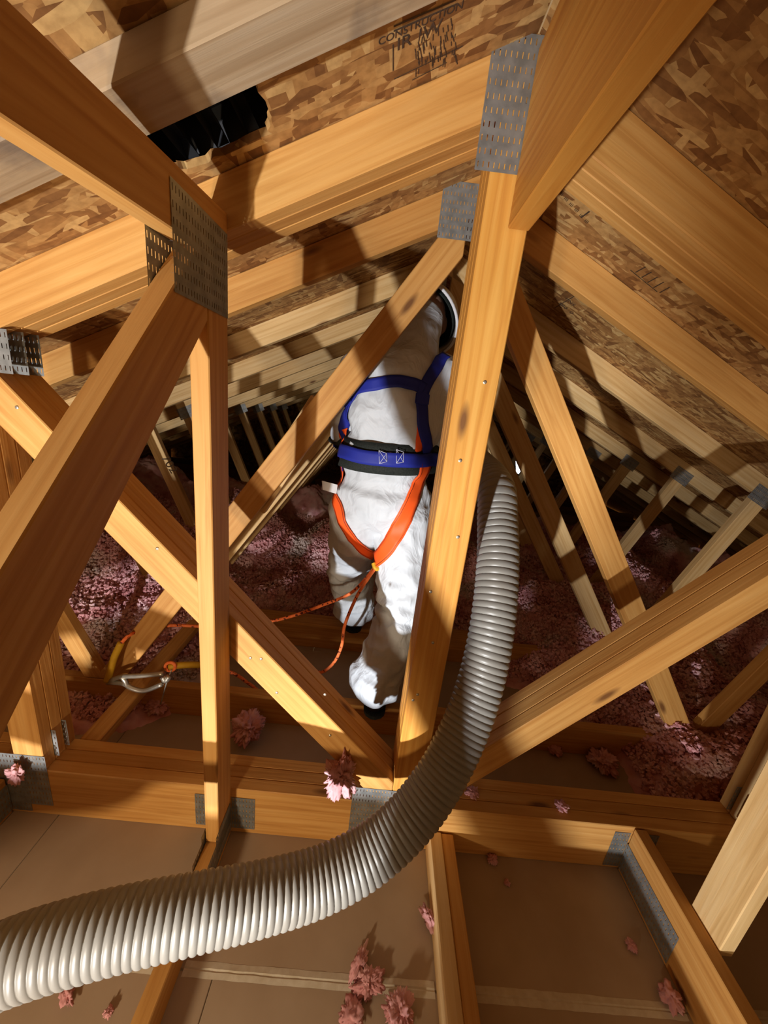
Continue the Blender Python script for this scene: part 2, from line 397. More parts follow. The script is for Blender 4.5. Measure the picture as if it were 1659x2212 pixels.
# fink trusses behind it
def fink(y0, k):
    t = .038; m = 'pale' if k else 'wood'
    nm = ['first', 'second', 'third', 'fourth', 'fifth', 'sixth', 'seventh', 'eighth', 'ninth'][k]
    lab = ['single-ply roof truss directly behind the girder, its web crossing the worker\'s shoulder',
           'single-ply roof truss carrying the worker\'s far boot'][k] if k < 2 else 'single-ply roof truss, %s behind the girder, beyond the worker' % nm
    f = thing('roof_truss', (RX, y0, 0), lab, 'truss', 'roof trusses behind the girder')
    board('bottom_chord', (-3.5, y0+t/2, .07), (3.9, y0+t/2, .07), .14, t, PZ, 'wood', f)
    for s in (-1, 1):
        top_chord(f, s, y0, t, m)
        a = (RX+s*.018, 1.88); b = (RX+s*1.215, .145)
        web_xz(f, a, b, y0, t, m, .089, nA=PX, nB=PZ)
        c = (RX+s*1.68, roof(RX+s*1.68)-.105); d = (RX+s*1.275, .145)
        web_xz(f, c, d, y0, t, m, .075, nA=(s*SL, 0, 1), nB=PZ)
        plate('connector_plate', (RX+s*1.68, y0-.0012, roof(RX+s*1.68)-.09), (1, 0, -s*SL), PZ, .13, .08, f)
        if k > 0: plate('connector_plate', (RX+s*1.24, y0-.0012, .13), PX, PZ, .16, .12, f)
    plate('connector_plate', (.135, y0-.0012, 1.91), PX, PZ, .1, .14, f)
    return f
TY = [.42+.53*k for k in range(9)]
TR = [fink(y, k) for k, y in enumerate(TY)]
# second web nailed behind the first truss's web
board('web_stiffener', (-.225, TY[0]+.057, 1.34), (-.452, TY[0]+.057, .945), .089, .036, PZ, 'pale', TR[0])
# ------------------------------------------------------------------ jack trusses on the near side
def hanger(name, x, y, label, w=.05, h=.13, z=.02, side=.16):
    q = thing(name, (x, 0, 0), label, 'hanger', 'joist hangers on the girder')
    for s in (-1, 1):
        plate('flange', (x+s*(.021+w/2), -.0016, z+h/2), PX, PZ, w, h, q)
        plate('side_plate', (x+s*.0205, -side/2-.003, z+h*.36), (0, 1, 0), PZ, side, h*.7, q)
    box('seat', (x-.02, -side, .0004), (x+.02, -.003, .0016), 'steel', q)
    return q
XL = -.371
J = thing('jack_truss', (XL, -.5, 0), 'dark-sided jack truss of post, flat top chord and sloping web, shaded side towards the hose', 'truss')
board('top_chord', (XL, -2.45, 1.478), (XL, -.002, 1.637), .089, .038, PZ, 'wood', J, (0, 1, 0), (0, 1, 0))
board('post', (XL, -.046, .092), (XL, -.046, 1.608), .088, .038, (0, 1, 0), 'wood', J)
board('web', (XL, -.092, 1.545), (XL, -1.53, .1), .1, .038, PZ, 'wood', J, (0, 1, 0), PZ)
board('bottom_chord', (XL, -2.45, .045), (XL, -.004, .045), .089, .038, PZ, 'wood', J)
for s in (-1, 1):
    plate('connector_plate', (XL+s*.0205, -.105, 1.57), (0, 1, 0), PZ, .2, .15, J, s > 0)
    plate('connector_plate', (XL+s*.0205, -.06, .1), (0, 1, 0), PZ, .1, .08, J)
hanger('joist_hanger', XL, 0, 'grey steel hanger at the foot of the lit post', .072)
J2 = thing('ridge_beam', (.211, -1.2, 1.7), 'tall timber ridge beam running from the king post over the camera', 'beam')
board('beam', (.211, -2.5, 1.846), (.211, -.004, 1.846), .268, .042, PZ, 'orange', J2)
J3 = thing('ceiling_joist', (.313, -1, 0), 'two-ply bottom joist meeting the girder beside the king post', 'joist')
for k in (0, 1): board('ply', (.293+.0385*k, -2.45, .046), (.293+.0385*k, -.004, .046-.004*k), .089, .038, PZ, 'wood' if k else 'pale', J3)
J4 = thing('jack_truss', (.925, -1, 0), 'jack truss with pale upright post and deep bottom chord in a skirted hanger', 'truss')
board('bottom_chord', (.925, -2.45, .092), (.925, -.004, .092), .184, .038, PZ, 'wood', J4)
board('post', (.9645, -.228, .165), (.9645, -.228, roof(.9645)-.003), .089, .038, (0, 1, 0), 'pale', J4, nB=(SL, 0, 1))
hanger('joist_hanger', .925, 0, 'dark steel hanger with long side plate beside the pale upright post', .05, .15, .01, .22)
J5 = thing('ceiling_joist', (-1.06, -1, 0), 'bottom joist with hanger at the foot of the girder\'s left post', 'joist')
board('ply', (-1.06, -2.45, .07), (-1.06, -.004, .07), .14, .038, PZ, 'wood', J5)
hanger('joist_hanger', -1.06, 0, 'shaded steel hanger under the girder plate dusted with pink fluff', .06, .15, .01, .15)
nb = thing('shade_board', (-.71, -1.2, 0), 'short unseen timber added behind the camera to shade the foot of the girder', 'board')  # out of view, added to block the low light along the girder's foot
board('board', (-1.04, -1.2, .083), (-.391, -1.2, .083), .166, .038, PZ, 'wood', nb)
# valley board laid flat under the deck
va = thing('valley_board', (-.5, -.24, roof(-.5)), 'flat grey-stained board under the roof deck above the hole', 'board')
th = .044
board('board', (.18, -.2375, roof(.18)-.001-th/2), (-2.4, -.2375, roof(-2.4)-.001-th/2), .085, th*math.cos(math.atan(SL)), (0, 1, 0), 'grey', va, PX, PX)
# roof vent over the hole
rv = thing('roof_vent', (-.34, -.11, roof(-.34)+.02), 'black plastic roof vent seen through the torn hole in the deck', 'vent')
R, o = slope_matrix(-1, .58, -.115); mw = Matrix.Translation(V((-.34, -.115, roof(-.34)))) @ R
def hood(name, du, dy, z0, z1, inset):
    vs = [V((sx*du, sy*dy, z0)) for sx, sy in ((-1, -1), (1, -1), (1, 1), (-1, 1))]+[V((sx*(du-inset), sy*(dy-inset), z1)) for sx, sy in ((-1, -1), (1, -1), (1, 1), (-1, 1))]
    return mk(name, vs, [(4, 5, 6, 7)]+[(i, (i+1) % 4, (i+1) % 4+4, i+4) for i in range(4)], 'vent', rv, mw)
hood('hood', .17, .14, .0135, .09, .03).modifiers.new('t', 'SOLIDIFY').thickness = .003
for k in range(3):
    q = hood('baffle', .012, .09, .02, .05, .004); q.matrix_basis = q.matrix_basis @ Matrix.Translation((-.06+.06*k, 0, 0))
# binder on the bottom chords
bb = thing('binder_board', (-.87, .5, .14), 'brown board lying across the bottom chords under the snap hook', 'board')
board('board', (-.875, .12, .159), (-.875, 1.0, .159), .066, .036, PX, 'wood', bb)
bb2 = thing('walk_board', (-.2, .9, .14), 'narrow plank lying along the second truss at the worker\'s far boot', 'board')
board('board', (-.9, .985, .1496), (.6, .985, .1496), .10, .018, (0, 1, 0), 'wood', bb2)
# ------------------------------------------------------------------ insulation hose
D = .124
hp = [(1070, 1055, 82), (1076, 1120, 87), (1080, 1200, 90), (1073, 1300, 94), (1059, 1400, 97), (1042, 1480, 99), (1008, 1580, 101), (958, 1685, 106), (896, 1775, 109), (800, 1866, 113), (700, 1908, 118), (580, 1938, 126), (440, 1966, 134), (250, 2003, 141), (100, 2035, 147), (0, 2083, 151)]
HP = []
for x, y, w in hp:
    d = ray(x, y); HP.append(CAM+d*((FPX*D/w)/d.dot(FWD)))
for _ in range(2): HP = [HP[0]]+[(HP[i-1]+HP[i]*2+HP[i+1])/4 for i in range(1, len(HP)-1)]+[HP[-1]]
HP = [V((.2, 1.32, 1.12)), V((.27, 1.15, 1.15)), V((.325, .95, 1.17)), V((.36, .74, 1.18)), V((.375, .55, 1.165))]+HP+[HP[-1]+(HP[-1]-HP[-2])*.8+V((0, -.01, -.01)), HP[-1]+(HP[-1]-HP[-2])*1.8+V((0, -.06, -.05)), V((-1.0, -.95, .3)), V((-1.1, -1.25, .235)), V((-1.25, -1.6, .215)), V((-1.5, -2.1, .21))]
n = 4600
P, L = spline(HP, n); ph = 0; rad = []
for i in range(n):
    s = i/(n-1)*L; u = min(1, max(0, (s-.9)/.9)); pitch = .0228+(.0152-.0228)*u
    rad.append(D/2*(.925+.075*math.sqrt(abs(math.sin(ph/2))))); ph += 2*math.pi*(L/(n-1))/pitch
hz = thing('insulation_hose', (-.2, -.5, .6), 'grey corrugated insulation hose curving up to the worker\'s side', 'hose')
tube('corrugated_tube', P, 0, 'hose', hz, rad=rad, raw=True, seg=30)
# ------------------------------------------------------------------ worker
def add_cap(bm, a, b, ra, rb, seg=14):
    """tapered capsule (ends rounded) added to bm"""
    a = V(a); b = V(b); x = (b-a).normalized(); y = x.orthogonal().normalized(); z = x.cross(y); rings = []
    prof = [(a, ra, -math.pi/2+.2), (a, ra, -.8), (a, ra, -.35), (a, ra, 0), (b, rb, 0), (b, rb, .35), (b, rb, .8), (b, rb, math.pi/2-.2)]
    for p, r, an in prof:
        c = p+x*math.sin(an)*r; q = math.cos(an)*r
        rings.append([bm.verts.new(c+(y*math.cos(t)+z*math.sin(t))*q) for t in [2*math.pi*k/seg for k in range(seg)]])
    for i in range(len(rings)-1):
        for k in range(seg): bm.faces.new((rings[i][k], rings[i][(k+1) % seg], rings[i+1][(k+1) % seg], rings[i+1][k]))
    bm.faces.new(rings[0][::-1]); bm.faces.new(rings[-1])
def add_ell(bm, c, r, rot=None):
    res = bmesh.ops.create_uvsphere(bm, u_segments=20, v_segments=12, radius=1)
    for v in res['verts']:
        q = V((v.co.x*r[0], v.co.y*r[1], v.co.z*r[2])); q = rot @ q if rot else q; v.co = q+V(c)
def remesh(name, bm, vox, smooth, m, parent, wrinkle=0, iters=6):
    me = bpy.data.meshes.new(name); bmesh.ops.recalc_face_normals(bm, faces=bm.faces[:]); bm.to_mesh(me); bm.free()
    o = bpy.data.objects.new(name+'_tmp', me); C.objects.link(o)
    r = o.modifiers.new('r', 'REMESH'); r.mode = 'VOXEL'; r.voxel_size = vox
    s = o.modifiers.new('s', 'SMOOTH'); s.factor = .5; s.iterations = iters
    dg = bpy.context.evaluated_depsgraph_get(); m2 = bpy.data.meshes.new_from_object(o.evaluated_get(dg))
    bpy.data.objects.remove(o)
    if wrinkle: wrinkle(m2)
    m2.materials.clear(); m2.materials.append(M[m])
    for p in m2.polygons: p.use_smooth = True
    m2.name = name
    return place(bpy.data.objects.new(name, m2), parent)
pr = thing('person', (.03, .7, .14), 'worker in white hooded coverall and harness seen from behind, holding the hose', 'person')
bm = bmesh.new()
hipL, kneL, ankL = V((-.075, .7, .9)), V((-.105, .86, .55)), V((-.062, .985, .28))
hipR, kneR, ankR = V((.12, .675, .9)), V((.16, .565, .53)), V((.078, .465, .27))
for hp_, kn, an in ((hipL, kneL, ankL), (hipR, kneR, ankR)):
    add_cap(bm, hp_, kn, .13, .1); add_cap(bm, kn, an, .102, .098); add_cap(bm, an, an+V((-.008, -.005, -.035)), .098, .106)
add_ell(bm, (.025, .68, .98), (.195, .15, .16)); add_ell(bm, (.015, .67, 1.14), (.178, .13, .17)); add_ell(bm, (.04, .66, 1.33), (.192, .135, .2))
add_ell(bm, (.05, .665, 1.45), (.185, .12, .12))
add_cap(bm, (.055, .67, 1.5), (.075, .73, 1.63), .115, .085)
add_ell(bm, (.088, .77, 1.665), (.082, .09, .1))
shR, elR, wrR = V((.205, .67, 1.47)), V((.275, .7, 1.21)), V((.36, .92, 1.235))
shL, elL, wrL = V((-.115, .675, 1.46)), V((-.165, .83, 1.22)), V((.13, 1.09, 1.2))
for s_, e_, w_ in ((shR, elR, wrR), (shL, elL, wrL)): add_cap(bm, s_, e_, .088, .074); add_cap(bm, e_, w_, .072, .05)
def wr_body(me):
    me.update()
    nor = [v.normal.copy() for v in me.vertices]
    for v, nn in zip(me.vertices, nor):
        c = v.co
        a = noise.noise((c.x*7+3, c.y*7, c.z*9)); b = 1-abs(noise.noise((c.x*11+c.z*7, c.y*10, c.z*15-c.x*8)))*2
        k = .35
        for jz, jx, amp in ((kneL.z, kneL.x, .9), (kneR.z, kneR.x, 1.1), (.3, 0, .6), (1.2, .05, .5)):
            k += amp*math.exp(-((c.z-jz)/.09)**2)
        cr = 1-abs(noise.noise((c.x*5+c.z*13, c.y*6, c.z*5-c.x*9)))*2.4; d = a*.012+b*.0085*k+cr*.006+noise.noise((c.x*24, c.y*24, c.z*30))*.0012
        for cz, cx in ((kneR.z-.005, .16), (kneL.z-.02, -.1)):                     # crease behind the knee
            if abs(c.x-cx) < .16: d -= .016*math.exp(-((c.z-cz+.25*(c.x-cx))/.014)**2)
        d -= .012*math.exp(-((c.z-1.035)/.02)**2)*.6
        if c.z < .3: d += .006*math.sin(c.x*60+c.y*45)                              # loose cuffs
        v.co = c+nn*d
        zc = (.205 if c.y < .72 else .222)+.018*noise.noise((c.x*9, c.y*9, 2))-.12*(c.x-(.08 if c.y < .72 else -.06))*(-1 if c.y < .72 else 1)
        if c.z < .42 and v.co.z < zc: v.co.z = zc+(v.co.z-zc)*.12
body = remesh('coverall', bm, .0075, 5, 'suit', pr, wr_body, 5)
body['label'] = 'white hooded coverall'
dm = body.data; BV = BVHTree.FromPolygons([v.co+pr.location*0 for v in dm.vertices], [p.vertices for p in dm.polygons])
# boots
for nm, an, ty in (('boot', ankL, TY[1]), ('boot', ankR, TY[0])):
    b2 = bmesh.new(); z0 = .14+.012 if an is ankR else .1588+.012
    x = an.x; y = ty+.03 if an is ankR else an.y
    add_cap(b2, (x, y-.015, z0+.12), (x-.003, y-.02, z0+.04), .052, .05); add_cap(b2, (x, y-.045, z0+.034), (x+.02, y+.15, z0+.03), .043, .04)
    bo = remesh(nm, b2, .008, 3, 'boot', pr)
    s2 = bmesh.new(); add_cap(s2, (x, y-.05, z0+.006), (x+.022, y+.165, z0+.006), .046, .044)
    for v in s2.verts: v.co.z = z0-.012+(.016 if v.co.z > z0+.006 else 0)
    me = bpy.data.meshes.new('sole'); s2.to_mesh(me); s2.free(); me.materials.append(M['black']); place(bpy.data.objects.new('sole', me), bo)
# head, hood edge and hard hat
ax = V((.42, .7, .5)).normalized(); hc = V((.112, .85, 1.715))
hb = bmesh.new(); add_ell(hb, hc+V((.005, .0, -.01)), (.075, .098, .112)); add_ell(hb, hc+V((.02, .103, -.035)), (.014, .022, .02))
add_ell(hb, hc+V((.078, .0, -.02)), (.012, .022, .032)); add_ell(hb, hc+V((.012, .06, -.085)), (.05, .05, .04))
head = remesh('head', hb, .006, 3, 'skin', pr, None, 3)
for s in (-1, 1):
    e = bmesh.new(); add_ell(e, hc+V((.014+s*.03, .086, .0)), (.013, .011, .009)); me = bpy.data.meshes.new('eye'); e.to_mesh(me); e.free(); me.materials.append(M['white']); place(bpy.data.objects.new('eye', me), head)
e = bmesh.new(); add_ell(e, hc+V((.015, .092, -.07)), (.024, .009, .006)); me = bpy.data.meshes.new('mouth'); e.to_mesh(me); e.free(); me.materials.append(M['red_thread']); place(bpy.data.objects.new('mouth', me), head)
hat = thing('hard_hat', (0, 0, 0), 'off-white hard hat', 'hat'); hat.parent = pr
del hat['category']
hy = ax.orthogonal().normalized(); hxv = hy.cross(ax); HM = Matrix.Translation(hc-ax*.012) @ Matrix((hy, hxv, ax)).transposed().to_4x4()
def revolve(name, prof, m, parent, seg=48, mw=None, th=None):
    vs = []; fs = []
    for r, z in prof:
        for k in range(seg): a = 2*math.pi*k/seg; vs.append((r*1.0*math.cos(a), r*1.12*math.sin(a), z))
    for i in range(len(prof)-1):
        for k in range(seg): fs.append((i*seg+k, i*seg+(k+1) % seg, (i+1)*seg+(k+1) % seg, (i+1)*seg+k))
    o = mk(name, vs, fs, m, parent, mw, True)
    if th: q = o.modifiers.new('t', 'SOLIDIFY'); q.thickness = th
    return o
bpy.data.objects.remove(hat)
sh_ = revolve('hard_hat', [(.134, -.004), (.137, 0), (.128, .008), (.122, .02), (.118, .05), (.104, .09), (.075, .118), (.035, .132), (.001, .135)], 'helmet', pr, 48, HM, .003)
sh_['label'] = 'off-white hard hat'
revolve('brim_edge', [(.132, -.008), (.139, -.006), (.141, 0), (.137, .004)], 'white', sh_, 48, HM, .003)
revolve('liner', [(.116, .0), (.112, .03), (.1, .07), (.07, .1), (.001, .112)], 'black', sh_, 32, HM, .002)
# gloves holding the hose
for (w_, d_) in ((wrR, V((.0, 1, -.25))), (wrL, V((.75, .55, -.25)))):
    gb = bmesh.new(); d_ = d_.normalized(); sd = d_.cross(V((0, 0, 1))).normalized(); upv = sd.cross(d_)
    add_cap(gb, w_, w_+d_*.05, .038, .04)
    for k in range(4):
        b0 = w_+d_*.06+sd*(-.033+.022*k); ln = (.034, .04, .037, .028)[k]
        p1 = b0+d_*ln-upv*.012; p2 = p1+d_*ln*.5-upv*ln*.75; p3 = p2-upv*ln*.6-d_*.008
        add_cap(gb, b0, p1, .0115, .011, 8); add_cap(gb, p1, p2, .011, .0105, 8); add_cap(gb, p2, p3, .0105, .009, 8)
    t0 = w_+d_*.02+sd*(.034 if w_ is wrL else -.034); t1 = t0+d_*.03+(sd if w_ is wrL else -sd)*.018-upv*.02; add_cap(gb, t0, t1, .014, .012, 8); add_cap(gb, t1, t1+d_*.028-upv*.015, .012, .0095, 8)
    remesh('glove', gb, .0045, 2, 'glove', pr, None, 2)
# harness: ribbons laid on the coverall
def hit(x, y):
    r = BV.ray_cast(CAM, ray(x, y)); return (r[0], r[1]) if r[0] is not None else None
def strap(name, pts, width, m, off=.004, th=.0025, n=60, parent=None, offs=None, stitch=None):
    """pts: pixels (cast from the camera onto the coverall) or 3D points (moved to the nearest skin of it)"""
    Q = []
    for p_ in pts:
        if len(p_) == 2:
            h = hit(*p_)
            if h is None:
                d = ray(*p_); q = CAM+d*((.66-CAM.y)/d.y); r = BV.find_nearest(q); h = (r[0], r[1])
            Q.append(h[0])
        else: Q.append(BV.find_nearest(V(p_))[0])
    P, L = spline(Q, n); R = []
    for p_ in P:
        r = BV.find_nearest(p_); R.append((r[0], r[1]))
    nn = [r[1] for r in R]
    for _ in range(4): nn = [(nn[max(i-1, 0)]+nn[i]+nn[min(i+1, n-1)]).normalized() for i in range(n)]
    pp = [r[0] for r in R]
    for _ in range(4): pp = [pp[0]]+[(pp[i-1]+pp[i]*2+pp[i+1])/4 for i in range(1, n-1)]+[pp[-1]]
    cols = 5
    def lay(nm, w0, w1, o_, mm, th_, par, rng=None):
        vs = []; fs = []; idx = range(n) if rng is None else rng; idx = list(idx)
        for i in idx:
            T = (pp[min(i+1, n-1)]-pp[max(i-1, 0)]).normalized(); sdv = T.cross(nn[i]).normalized(); c_ = []
            for k in range(cols):
                s_ = w0+(w1-w0)*k/(cols-1); q = pp[i]+sdv*s_; f_ = BV.find_nearest(q)
                lift = max(0, (f_[0]-pp[i]).dot(nn[i])); c_.append(q+nn[i]*(lift+o_))
            vs += c_
        for i in range(len(idx)-1):
            for k in range(cols-1): a = i*cols+k; fs.append((a, a+1, a+cols+1, a+cols))
        o = mk(nm, vs, fs, mm, par, None, True); q = o.modifiers.new('t', 'SOLIDIFY'); q.thickness = th_; q.offset = 1; return o
    o = lay(name, -width/2, width/2, off, m, th, parent or pr)
    if stitch:
        for s_ in (-1, 1): lay('stitching', s_*width*.4-.0007, s_*width*.4+.0007, off+th+.0006, stitch, .0006, o)
    return o, lay
def ring(z, n=40, tilt=0, xc=.02, yc=.67):
    out = []
    for k in range(n+1):
        a = 2*math.pi*k/n; d = V((math.cos(a), math.sin(a), 0)); o_ = V((xc, yc, z+tilt*math.cos(a)))
        r = BV.ray_cast(o_+d*.45, -d)
        out.append(tuple(r[0]) if r[0] is not None else tuple(o_+d*.16))
    return out
zb = hit(815, 990)[0].z
belt, _ = strap('waist_pad', ring(zb, 40, .004), .115, 'black', .003, .008, 120)
bl, lay = strap('waist_belt', ring(zb, 40, .004), .052, 'blue', .0125, .003, 120)
bl['label'] = 'blue webbing belt'
belt['label'] = 'black padded waist belt'
# stitched boxes on the belt
def boxstitch(x, y, w, h):
    c0 = at(x, y, 1, .5)
    pt = []
    for dx, dy in ((-w, -h), (w, -h), (w, h), (-w, h)):
        h_ = hit(x+dx, y+dy)
        if h_ is None: return
        pt.append(h_[0]+h_[1]*.0172)
    for a, b in ((0, 1), (1, 2), (2, 3), (3, 0), (0, 2), (1, 3)): tube('stitching', [pt[a], (pt[a]+pt[b])/2, pt[b]], .0011, 'thread', bl, n=4, seg=5)
for x in (741, 829, 861): boxstitch(x, 986 if x < 800 else 988, 7, 11)
s1, _ = strap('shoulder_strap', [(.19, .62, 1.56), (952, 778), (930, 812), (913, 846), (910, 880), (913, 920), (922, 965), (938, 1010)], .044, 'blue', .005, .003)
s2, _ = strap('shoulder_strap', [(-.09, .66, 1.56), (790, 790), (768, 850), (752, 890), (742, 930), (730, 985), (722, 1020)], .044, 'blue', .005, .003)
s3, _ = strap('back_strap', [(768, 846), (800, 833), (850, 826), (890, 829), (916, 842)], .043, 'blue', .009, .003)
for (x, y) in ((910, 862), (758, 868)):
    h_ = hit(x, y)
    if h_:
        zd = h_[1]; xd = V((1, 0, 0)); xd = (xd-zd*xd.dot(zd)).normalized(); yd = zd.cross(xd)
        q = box('strap_keeper', (-.026, -.02, -.004), (.026, .02, .004), 'blue', pr, .003); q.matrix_basis = wm(pr).inverted() @ Matrix.Translation(h_[0]+zd*.011) @ Matrix((xd, yd, zd)).transposed().to_4x4()
strap('leg_strap', [(917, 1000), (902, 1040), (880, 1100), (852, 1160), (826, 1198), (812, 1213)], .066, 'orange_web', .008, .003, stitch='red_thread')
strap('leg_strap', [(733, 1000), (727, 1035), (722, 1062), (736, 1110), (757, 1155), (780, 1182), (806, 1200)], .042, 'orange_web', .008, .003, stitch='red_thread')
strap('side_strap', [(909, 920), (906, 950), (903, 975)], .028, 'orange_web', .004, .003, n=16)
strap('side_strap', [(742, 915), (738, 945), (733, 985)], .026, 'orange_web', .004, .003, n=16)
strap('side_loop', [(-.17, .70, 1.24), (-.185, .69, 1.2), (-.185, .69, 1.15)], .03, 'orange_web', .012, .003, n=16)
# tag
h_ = hit(730, 1046) or (at(730, 1046, 1, .62), V((0, -1, 0)))
a = h_[0]+V((0, -.012, 0))
tg = mk('care_tag', [a, a+V((-.062, -.01, .012)), a+V((-.055, -.02, -.022)), a+V((.0, -.014, -.034))], [(0, 1, 2, 3)], 'white', pr)
tg.modifiers.new('t', 'SOLIDIFY').thickness = .0015; tg['label'] = 'white label'
# lanyard rope
k0 = hit(813, 1216); k0 = k0[0]+V((0, -.02, 0)) if k0 else at(813, 1216, 1, .6)
ly = thing('lanyard', (-.6, .5, .2), 'orange rope lanyard with yellow sleeves trailing from harness to snap hook', 'lanyard')
r1 = [k0, at(790, 1250, 1, .58), at(755, 1283, 1, .57), at(700, 1306, 1, .58), at(640, 1328, 1, .62), at(590, 1341, 1, .62), at(520, 1352, 1, .62), at(440, 1353, 1, .6), at(370, 1351, 1, .56), at(310, 1362, 1, .5), at(283, 1370, 1, .4), at(262, 1390, 1, .37), at(248, 1420, 1, .36)]
tube('rope', r1, .0068, 'rope', ly, 160, 10)
r2 = [k0+V((.004, -.01, 0)), at(795, 1250, 1, .55), at(770, 1290, 1, .54), at(745, 1350, 1, .53), at(738, 1395, 1, .53), at(722, 1430, 1, .54), at(695, 1450, 1, .56), at(640, 1465, 1, .57), at(545, 1480, 1, .5), at(500, 1455, 1, .5), at(440, 1440, 1, .42), at(375, 1437, 1, .37)]
r2[6:] = [at(695, 1452, 1, .56), V((-.25, .58, .15)), V((-.36, .52, .03)), at(540, 1478, 1, .5), at(505, 1455, 1, .47), at(440, 1437, 1, .42), at(372, 1437, 1, .37)]
tube('rope', r2, .0068, 'rope', ly, 160, 10)
tube('rope_sleeve', [at(262, 1388, 1, .37), at(247, 1420, 1, .36), at(236, 1458, 1, .35), at(231, 1470, 1, .35)], .013, 'yellow', ly, 24, 12)
tube('rope_sleeve', [at(445, 1437, 1, .42), at(410, 1436, 1, .39), at(378, 1438, 1, .37), at(366, 1440, 1, .365)], .0125, 'yellow', ly, 24, 12)
tube('knot', [k0+V((-.012, -.006, .01)), k0+V((.0, -.018, -.008)), k0+V((.014, -.006, -.004)), k0+V((.004, -.002, .014))], .011, 'yellow', ly, 20, 10)
sh2 = thing('snap_hook', (-.9, .36, .19), 'forked cast metal snap hook lying on the brown binder board', 'hook')
tube('hook_arm', [at(232, 1472, 1, .35), at(262, 1462, 1, .34), at(300, 1460, 1, .33), at(340, 1456, 1, .33), at(352, 1455, 1, .33)], .0085, 'alu', sh2, 24, 8)
tube('hook_arm', [at(232, 1474, 1, .35), at(265, 1476, 1, .34), at(285, 1487, 1, .33), at(312, 1492, 1, .33), at(350, 1478, 1, .33)], .009, 'alu', sh2, 24, 8)
tube('gate', [at(262, 1462, 1, .338), at(270, 1470, 1, .335), at(275, 1482, 1, .335)], .009, 'alu', sh2, 10, 8)
tube('eye', [at(368+11*math.cos(t), 1440+9*math.sin(t), 1, .36) for t in [k*.7 for k in range(10)]], .006, 'rope', sh2, 30, 8)
tube('latch_pin', [at(371, 1446, 1, .355), at(360, 1475, 1, .345), at(347, 1521, 1, .335)], .003, 'alu', sh2, 16, 8)
tube('hook_body', [at(352, 1462, 1, .34), at(358, 1470, 1, .34), at(366, 1460, 1, .345)], .011, 'alu', sh2, 12, 8)
# ------------------------------------------------------------------ insulation
def sm(a, b, x):
    t = max(0, min(1, (x-a)/(b-a))); return t*t*(3-2*t)
def depth(x, y):
    far = sm(1.05, 2.0, y)*.56
    lft = sm(-.66, -1.15, x)*sm(.2, 1.0, y)*.40
    lf2 = sm(-.2, -.5, x)*sm(.98, 1.2, y)*.26
    rgt = sm(.72, 1.2, x)*sm(.46, 1.2, y)*.44
    rg2 = sm(1.1, 1.4, x)*sm(.13, .3, y)*.27
    d = max(far, lft, lf2, rgt, rg2)
    return d*(.75+.5*noise.noise((x*2.4, y*2.4, 1.7)))+.035*noise.noise((x*7, y*7, 0)) if d > .012 else 0
def heap(name, x0, x1, y0, y1, step):
    nx = int((x1-x0)/step); ny = int((y1-y0)/step); vs = []; fs = []
    for i in range(nx+1):
        for j in range(ny+1):
            x = x0+(x1-x0)*i/nx; y = y0+(y1-y0)*j/ny; d = depth(x, y)
            f = noise.noise((x*38, y*38, 5))*.017+noise.noise((x*85, y*85, 9))*.013+abs(noise.noise((x*18, y*18, 2)))*.03
            q = noise.noise((x*50, y*50, 20)), noise.noise((x*50, y*50, 40))
            vs.append((x+q[0]*step*.7, y+q[1]*step*.7, max(-.004, d-.006+(f if d > .01 else 0))))
    for i in range(nx):
        for j in range(ny):
            a = i*(ny+1)+j; q = (a, a+1, a+ny+2, a+ny+1)
            if max(vs[k][2] for k in q) > .001: fs.append(q)
    used = sorted({k for f in fs for k in f}); mp = {k: i for i, k in enumerate(used)}
    return mk(name, [vs[k] for k in used], [tuple(mp[k] for k in f) for f in fs], 'pink', None, None, True)
h1 = heap('insulation', -2.6, 2.9, .13, 2.7, .0135)
tag(h1, 'pink blown fibreglass insulation heaped between and beyond the trusses', 'insulation', None, 'stuff')
# loose flakes riding on the heap
rf = random.Random(5); vs = []; fs = []
for k in range(108000):
    x = rf.uniform(-1.8, 2.45); y = .15+2.15*rf.random()**1.15; d = depth(x, y)
    if d < .022: continue
    r = rf.uniform(.005, .0135); c = V((x, y, d+rf.uniform(.002, .026)+.02*noise.noise((x*30, y*30, 7)))); b0 = len(vs)
    a = V((rf.gauss(0, 1), rf.gauss(0, 1), rf.gauss(0, 1))).normalized(); b = a.orthogonal().normalized(); cc = a.cross(b)
    for q in (a, -a, b, -b, cc, -cc): vs.append(c+q*r*rf.uniform(.5, 1.3))
    for i in (0, 1):
        for j in (2, 3):
            for l in (4, 5): fs.append((b0+i, b0+j, b0+l))
fk = mk('flakes', vs, fs, 'pink', h1); fk['kind'] = 'stuff'
def tuft(c, r, label, seed, flat=.6, stretch=(1, 1, 1)):
    rr = random.Random(seed); b = bmesh.new(); bmesh.ops.create_icosphere(b, subdivisions=5 if r > .03 else 4, radius=1)
    for v in b.verts:
        q = v.co.copy(); k = .62+.42*noise.noise(q*1.6+V((seed, 0, 0)))+.3*noise.noise(q*4.5+V((0, seed, 0)))+.2*noise.noise(q*10)+.14*noise.noise(q*22)
        v.co = V((q.x*stretch[0], q.y*stretch[1], q.z*flat*stretch[2]))*k*r*1.35
    lo = min(v.co.z for v in b.verts)
    for v in b.verts: v.co.z -= lo+.002
    me = bpy.data.meshes.new('insulation_tuft'); b.to_mesh(me); b.free(); me.materials.append(M['pink'])
    for p_ in me.polygons: p_.use_smooth = True
    o = place(bpy.data.objects.new('insulation_tuft', me), None, Matrix.Translation(V(c)) @ Matrix.Rotation(rr.uniform(0, 6) if stretch[1] >= .6 else 0, 4, 'Z'))
    return tag(o, label, 'insulation', 'loose tufts of pink insulation')
def onz(x, y, z): return at(x, y, 2, z)
